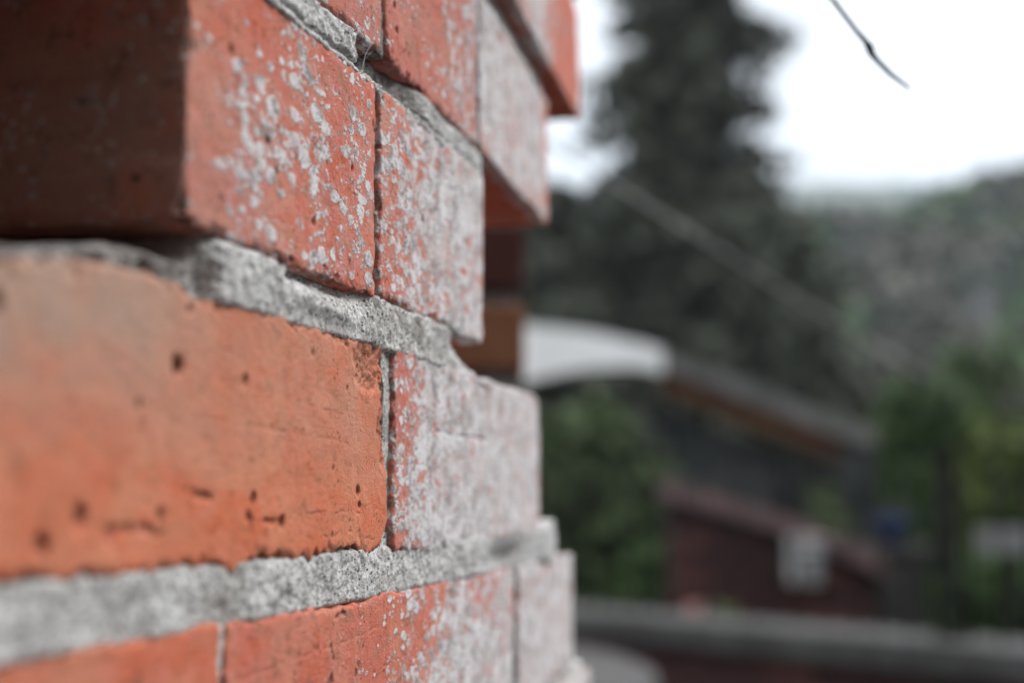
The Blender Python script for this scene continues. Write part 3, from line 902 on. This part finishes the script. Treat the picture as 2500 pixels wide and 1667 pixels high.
# --- course B
pB = [(.352, .0300, .0030, .002, .8), (.393, -.0003, .0021, .0016, .85), (.468, .0018, .0019, .0014, .9), (.469, -.0024, .0013, .001, .8),
      (.410, -.0071, .0023, .0018, .8), 
      (.387, .0292, .0020, .0008, .5), (.313, -.0040, .0032, .0014, .6), (.300, -.0096, .0032, .0014, .6), (.447, .0083, .0010, .0007, .5),
      (.357, .0440, .0014, .001, .6), (.458, .0325, .0010, .0006, .8), (.361, .0010, .0011, .0007, .55), (.366, .0005, .0011, .0007, .55), (.369, -.0006, .0012, .0008, .6),
      (.3245, -.0078, .0030, .0006, .4), (.282, .040, .0040, .0012, .5), (.335, .020, .002, .0006, .4), (.43, .041, .0012, .0006, .5), (.345, -.004, .0022, .0006, .5)]
make_brick(W, .170, .4955, -.0165, .0480, seed=7.7, tint=.12, pits=pB, chip=.0055, wob=.0042, sag=.0052,
           dust=lambda y, z: .85 * sstep(.39, .30, y) * sstep(.012, .040, z) + .34 * sstep(-.006, .02, z),
           corners=[(.4955, -.0165, .007, .0075), (.4955, .048, .010, .0035)], rough=.0003,
           grooves=[(.389, -.0040, .393, -.0064, .0011, .0010, .85), (.393, -.0064, .409, -.0070, .0009, .0009, .75), (.427, -.0044, .485, -.0055, .0003, .00012, .3), (.427, -.0108, .484, -.0122, .0003, .00012, .3),
                    (.35, .030, .47, .0235, .0005, .0001, .12), (.36, .019, .46, .0160, .0005, .0001, .10), (.357, .0008, .368, -.0004, .0012, .0007, .6), (.326, -.0068, .345, -.0074, .0016, .0006, .45)],
           crumble=[(.480, .0400, .020, .008, .0026), (.4935, .024, .006, .018, .0026)])
make_brick(W, .5030, .772, -.0187, .0492, seed=8.8, tint=.9, out=.0002,
           paint=lambda y, z: ramp_(y, .503, .55, .50, .84) - .25 * sstep(.764, .772, y), wob=.0028, chip=.003, corners=[(.772, .0492, .008, .004), (.5015, -.0187, .004, .002)],
           grooves=[(.551, .0238, .575, .0232, .0007, .0008, .7), (.585, .0232, .635, .0236, .0007, .0007, .55)])
# --- course C
make_brick(W, .170, .3755, -.0960, -.0310, seed=9.4, tint=.45, chip=.004, wob=.0026, res=.0009)
make_brick(W, .3795, .7000, -.0960, -.0312, seed=10.6, tint=.75, chip=.003, wob=.0028,
           paint=lambda y, z: ramp_(y, .44, .60, .04, .68) + .16 * sstep(-.045, -.070, z) * sstep(.40, .45, y),
           pits=[(.447, -.0525, .002, .0008, .7), (.452, -.0560, .0016, .0008, .6)],
           grooves=[(.451, -.0338, .458, -.0332, .0010, .0008, .8), (.385, -.0455, .50, -.0400, .0004, .0002, .15), (.40, -.060, .52, -.052, .0004, .0002, .18), (.447, -.042, .450, -.050, .0008, .0005, .5)])
make_brick(W, .7045, .887, -.0960, -.0325, seed=11.1, tint=.8, res=.0009, out=.0012, paint=lambda y, z: .84 + 0 * z, wob=.0028, chip=.004)
# --- course below
make_brick(W, .30, .56, -.175, -.108, seed=12.2, tint=.4, res=.002)
make_brick(W, .57, .94, -.175, -.103, seed=13.2, tint=.8, res=.0012, out=.005, paint=lambda y, z: .9 + 0 * z, chip=.005)
# bricks nearer than the view, either side of the missing one
make_brick(W, .03, .272, .0633, .1318, seed=14.2, tint=.5, res=.003)
make_brick(W, .00, .235, .1430, .2100, seed=15.2, tint=.5, res=.003)
make_brick(W, -.03, .165, -.0165, .0480, seed=16.2, tint=.5, res=.003)
make_brick(W, -.05, .165, -.0960, -.0310, seed=17.2, tint=.5, res=.003)
# courses above and below the view
def coarse_course(zb, off, seed, o_=0.0):
    y = .0 + off
    while y < .90:
        y1 = min(y + .245, .90)
        if y1 - y > .06:
            make_brick(W, y, y1, zb, zb + .067, seed=seed + y, tint=.6, res=.004, out=o_, paint=lambda yy, z: .35 + .4 * sstep(.4, .7, yy))
        y = y1 + .011
for i in range(3): coarse_course(.301 + .0795 * i, [0, -.12][i % 2], 20 + i, .006)
for i in range(15): coarse_course(-.2545 - .0795 * i, [0, -.12][i % 2], 40 + i)

# --- mortar core of the wall behind the facing bricks (left open where the brick is missing)
def core_box(ya, yb, za, zb, tfront, tback=-.26):
    n = max(2, int((yb - ya) / .04))
    S = np.linspace(s_of(ya), s_of(yb), n); T = np.array([tback, tfront]); Z = np.linspace(za, zb, 3)
    return lattice_box(S, T, Z)
Vc, Fc, b_ = [], [], 0
for args in [(-.05, .86, -1.49, -.108, -.010), (-.05, .86, -.108, -.0165, -.008), (-.05, .30, -.0165, .040, -.008), (.30, .755, -.0165, .047, -.008),
             (-.05, .270, .049, .135, -.008), (.358, .615, .064, .135, -.009), (-.05, .60, .042, .0500, -.105),
             (.268, .360, .049, .135, -.112), (-.05, .615, .1425, .1440, -.012), (-.05, .78, .1440, .2105, -.010), (-.05, .785, .2105, .2228, -.010), (.479, .62, .1325, .1425, -.012), (-.05, .46, .1325, .1425, -.012),
             (-.05, .86, .2235, .54, -.010)]:
    P, F = core_box(*args); Vc.append(P); Fc.append(F + b_); b_ += len(P)
P = np.concatenate(Vc)
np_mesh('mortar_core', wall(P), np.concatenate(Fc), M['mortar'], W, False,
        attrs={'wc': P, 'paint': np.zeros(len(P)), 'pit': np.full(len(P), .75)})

# --- bed joints
edge = lambda U, k=.10: np.minimum(sstep(0, k, U), sstep(1, 1 - k, U))
# between course B and course A
def t_ab(y, z, U):
    base = -.0052 + .0060 * sstep(.366, .377, y) - .0012 * sstep(.400, .430, y) + .0006 * sstep(.46, .5, y)
    P = np.stack([y, z, 0 * y], 1)
    base = base + np.where(y < .372, .0042 * fbm(P, 60, 3, 31), 0)
    base = base - .0050 * sstep(.60, .80, U + .10 * fbm(P, 150, 3, 41)) * sstep(.404, .412, y) * (1 - sstep(.45, .49, y))
    base = base + .0018 * np.exp(-((z - (.0545 + (y - .44) * -.02)) / .003) ** 2) * np.exp(-((y - .44) / .03) ** 2)
    base = base - .004 * sstep(.57, .585, y) * sstep(.3, .9, U)
    return base - .0045 * (1 - edge(U, .15))
def zt_ab(y):
    q = np.stack([y, 0 * y, 0 * y], 1)
    return np.clip(.0462 + (y - .283) * .20, .0435, .0562) + .0016 * fbm(q, 60, 4, 3) + .0094 * sstep(.362, .371, y) - .016 * sstep(.566, .632, y)
def zb_ab(y): return .0452 - .006 * sstep(.322, .268, y)
make_mortar(W, .19, .640, zt_ab, zb_ab, t_ab, seed=51, back=.10,
            light=lambda y, z: .55 * sstep(.368, .376, y) * (1 - sstep(.41, .43, y)) + .75 * np.exp(-((y - .44) / .025) ** 2) * sstep(.0575, .052, z) + .35 * sstep(.52, .6, y),
            dirt_shade=lambda y, z: .75 * (1 - sstep(.36, .372, y)))  # missing-brick gap: its shade and grime both put into the mortar colour
# between course A and course D
def t_ad(y, z, U):
    base = .0006 + 0 * y
    base = base - .026 * sstep(.4615, .4640, y) * (1 - sstep(.474, .480, y))
    base = base - .0065 * sstep(.474, .480, y) * (1 - sstep(.50, .545, y)) - .0016 * sstep(.53, .56, y)
    P = np.stack([y, 0 * y, 0 * y], 1)
    zc = .1338 + .0012 * fbm(P, 140, 5, 5, .65) + .0010 * sstep(.5, .6, y)
    base = base - .0035 * np.exp(-((z - zc) / .00050) ** 2)
    keep = np.where(z < zc, 1, 0) * sstep(.4615, .470, y)
    base = base * (1 - keep) + keep * (-.0006)
    base = base - .0030 * sstep(.82, .98, U)
    return base - .0035 * (1 - edge(U, .10))
make_mortar(W, .20, .629, .1450, .1300, t_ad, seed=52, res=.0006, back=.03,
            light=lambda y, z: .55 * (1 - sstep(.44, .47, y)) + .6 * sstep(.53, .58, y),
            dirt_shade=lambda y, z: .85 * sstep(.460, .468, y) * (1 - sstep(.50, .55, y)) * sstep(.1335, .1345, z))  # darker tint over the hole and the recess beside it
# between course C and course B
def t_bc(y, z, U):
    P = np.stack([y, z, 0 * y], 1)
    base = -.0004 + .0010 * fbm(P, 30, 3, 77)
    base = base + .0006 * sstep(.55, .6, y) + .0030 * sstep(.765, .785, y)
    base = base - .0045 * np.exp(-((U - .35) / .25) ** 2) * np.exp(-((y - .68) / .035) ** 2)
    return base - .0042 * (1 - edge(U, .14)) * (1 - sstep(.77, .785, y))
make_mortar(W, .19, .802, lambda y: -.0142 + .002 * sstep(.775, .79, y), lambda y: -.0335 + 0 * y, t_bc, seed=53, back=.03,
            light=lambda y, z: .25 + .5 * sstep(.55, .65, y), dirt_shade=lambda y, z: .55 * np.exp(-((y - .69) / .04) ** 2) + .3 * np.exp(-((y - .74) / .02) ** 2) * sstep(-.026, -.02, z))  # darker tint around the set-back stretch of the bed
# between course D and course E, and under course C
make_mortar(W, .30, .800, .2225, .2100, lambda y, z, U: -.0030 - .003 * (1 - edge(U, .1)), seed=54, res=.001)
make_mortar(W, .30, .905, -.0950, -.1085, lambda y, z, U: -.0006 + .004 * sstep(.86, .9, y) - .002 * (1 - edge(U, .1)), seed=55, res=.001,
            light=lambda y, z: .5 * sstep(.6, .7, y))
# --- upright joints
make_mortar(W, .4948, .5045, .0495, -.0185, lambda y, z, U: -.0018 + 0 * y, seed=61, res=.0005, rough=.8,
            dirt_shade=lambda y, z: .35 * sstep(.5, .502, y))
make_mortar(W, .3745, .3805, -.0310, -.0965, lambda y, z, U: -.0010 + 0 * y, seed=62, res=.0006, rough=.6)
make_mortar(W, .6985, .7062, -.0320, -.0960, lambda y, z, U: -.0020 + 0 * y, seed=63, res=.0008, rough=.8, dirt_shade=lambda y, z: .4 + 0 * y)
make_mortar(W, .4858, .4935, .2100, .1440, lambda y, z, U: -.0016 + 0 * y, seed=64, res=.0006, rough=.8, dirt_shade=lambda y, z: .8 + 0 * y)
make_mortar(W, .6175, .6210, .2100, .1440, lambda y, z, U: -.0008 + 0 * y, seed=65, res=.0008, rough=.5, light=lambda y, z: .6 + 0 * y)

# cobweb strands in the gap of the mortar
M['web'] = plain('cobweb', (0.5, 0.5, 0.48), (0.6, 0.6, 0.58), 50, .6)
wp = lambda y, z, t: tuple(wall(np.array([[s_of(y), t, z]]))[0])
m = MB()
m.tube([wp(.4745, .1445, .0012), wp(.4700, .1388, .0004), wp(.4655, .1322, .0008)], .00010, 5)
m.tube([wp(.4790, .1425, -.0006), wp(.4755, .1385, -.002), wp(.4722, .1335, -.001)], .00006, 5)
tag(m.build('cobweb', M['web'], None), 'two fine cobweb strands across the hole in the mortar', 'cobweb')

# dry twig hanging into the view from the top
M['twig'] = plain('dry_twig', (0.018, 0.018, 0.016), (0.035, 0.033, 0.03), 200, .7)
tw = MB()
tpts = [(-.03, .70, EYE + .47), (.03, .66, EYE + .36), (.075, .63, EYE + .275), (.102, .61, EYE + .227), (.1262, .60, EYE + .1965), (.1355, .60, EYE + .1835),
        (.1392, .60, EYE + .1790), (.1408, .60, EYE + .1765), (.1415, .60, EYE + .1740), (.1436, .60, EYE + .1712), (.1490, .60, EYE + .1655), (.1560, .60, EYE + .1600)]
tpts = [(x * 1.0245, y, EYE + (z - EYE) * 1.02) for x, y, z in tpts]
trad = [.0022, .0018, .0013, .0010, .00082, .00078, .0010, .00165, .0013, .00095, .00080, .00045]
tw.tube(tpts, trad, 9)
tag(tw.build('twig', M['twig'], None, True), 'thin dark dry twig with one node hanging against the white sky', 'twig')

# ================================================================== AIR
g = bpy.data.materials.new('haze'); g.use_nodes = True
g.node_tree.nodes.clear()
pv = g.node_tree.nodes.new('ShaderNodeVolumePrincipled'); mo = g.node_tree.nodes.new('ShaderNodeOutputMaterial')
pv.inputs['Color'].default_value = (.80, .91, 1.0, 1); pv.inputs['Density'].default_value = .00036
pv.inputs['Anisotropy'].default_value = .2
g.node_tree.links.new(pv.outputs[0], mo.inputs['Volume'])
hz = MB(); hz.box(-2400, 2400, -700, 2400, -130, 360)
HZ = hz.build('haze', g); tag(HZ, kind='stuff')
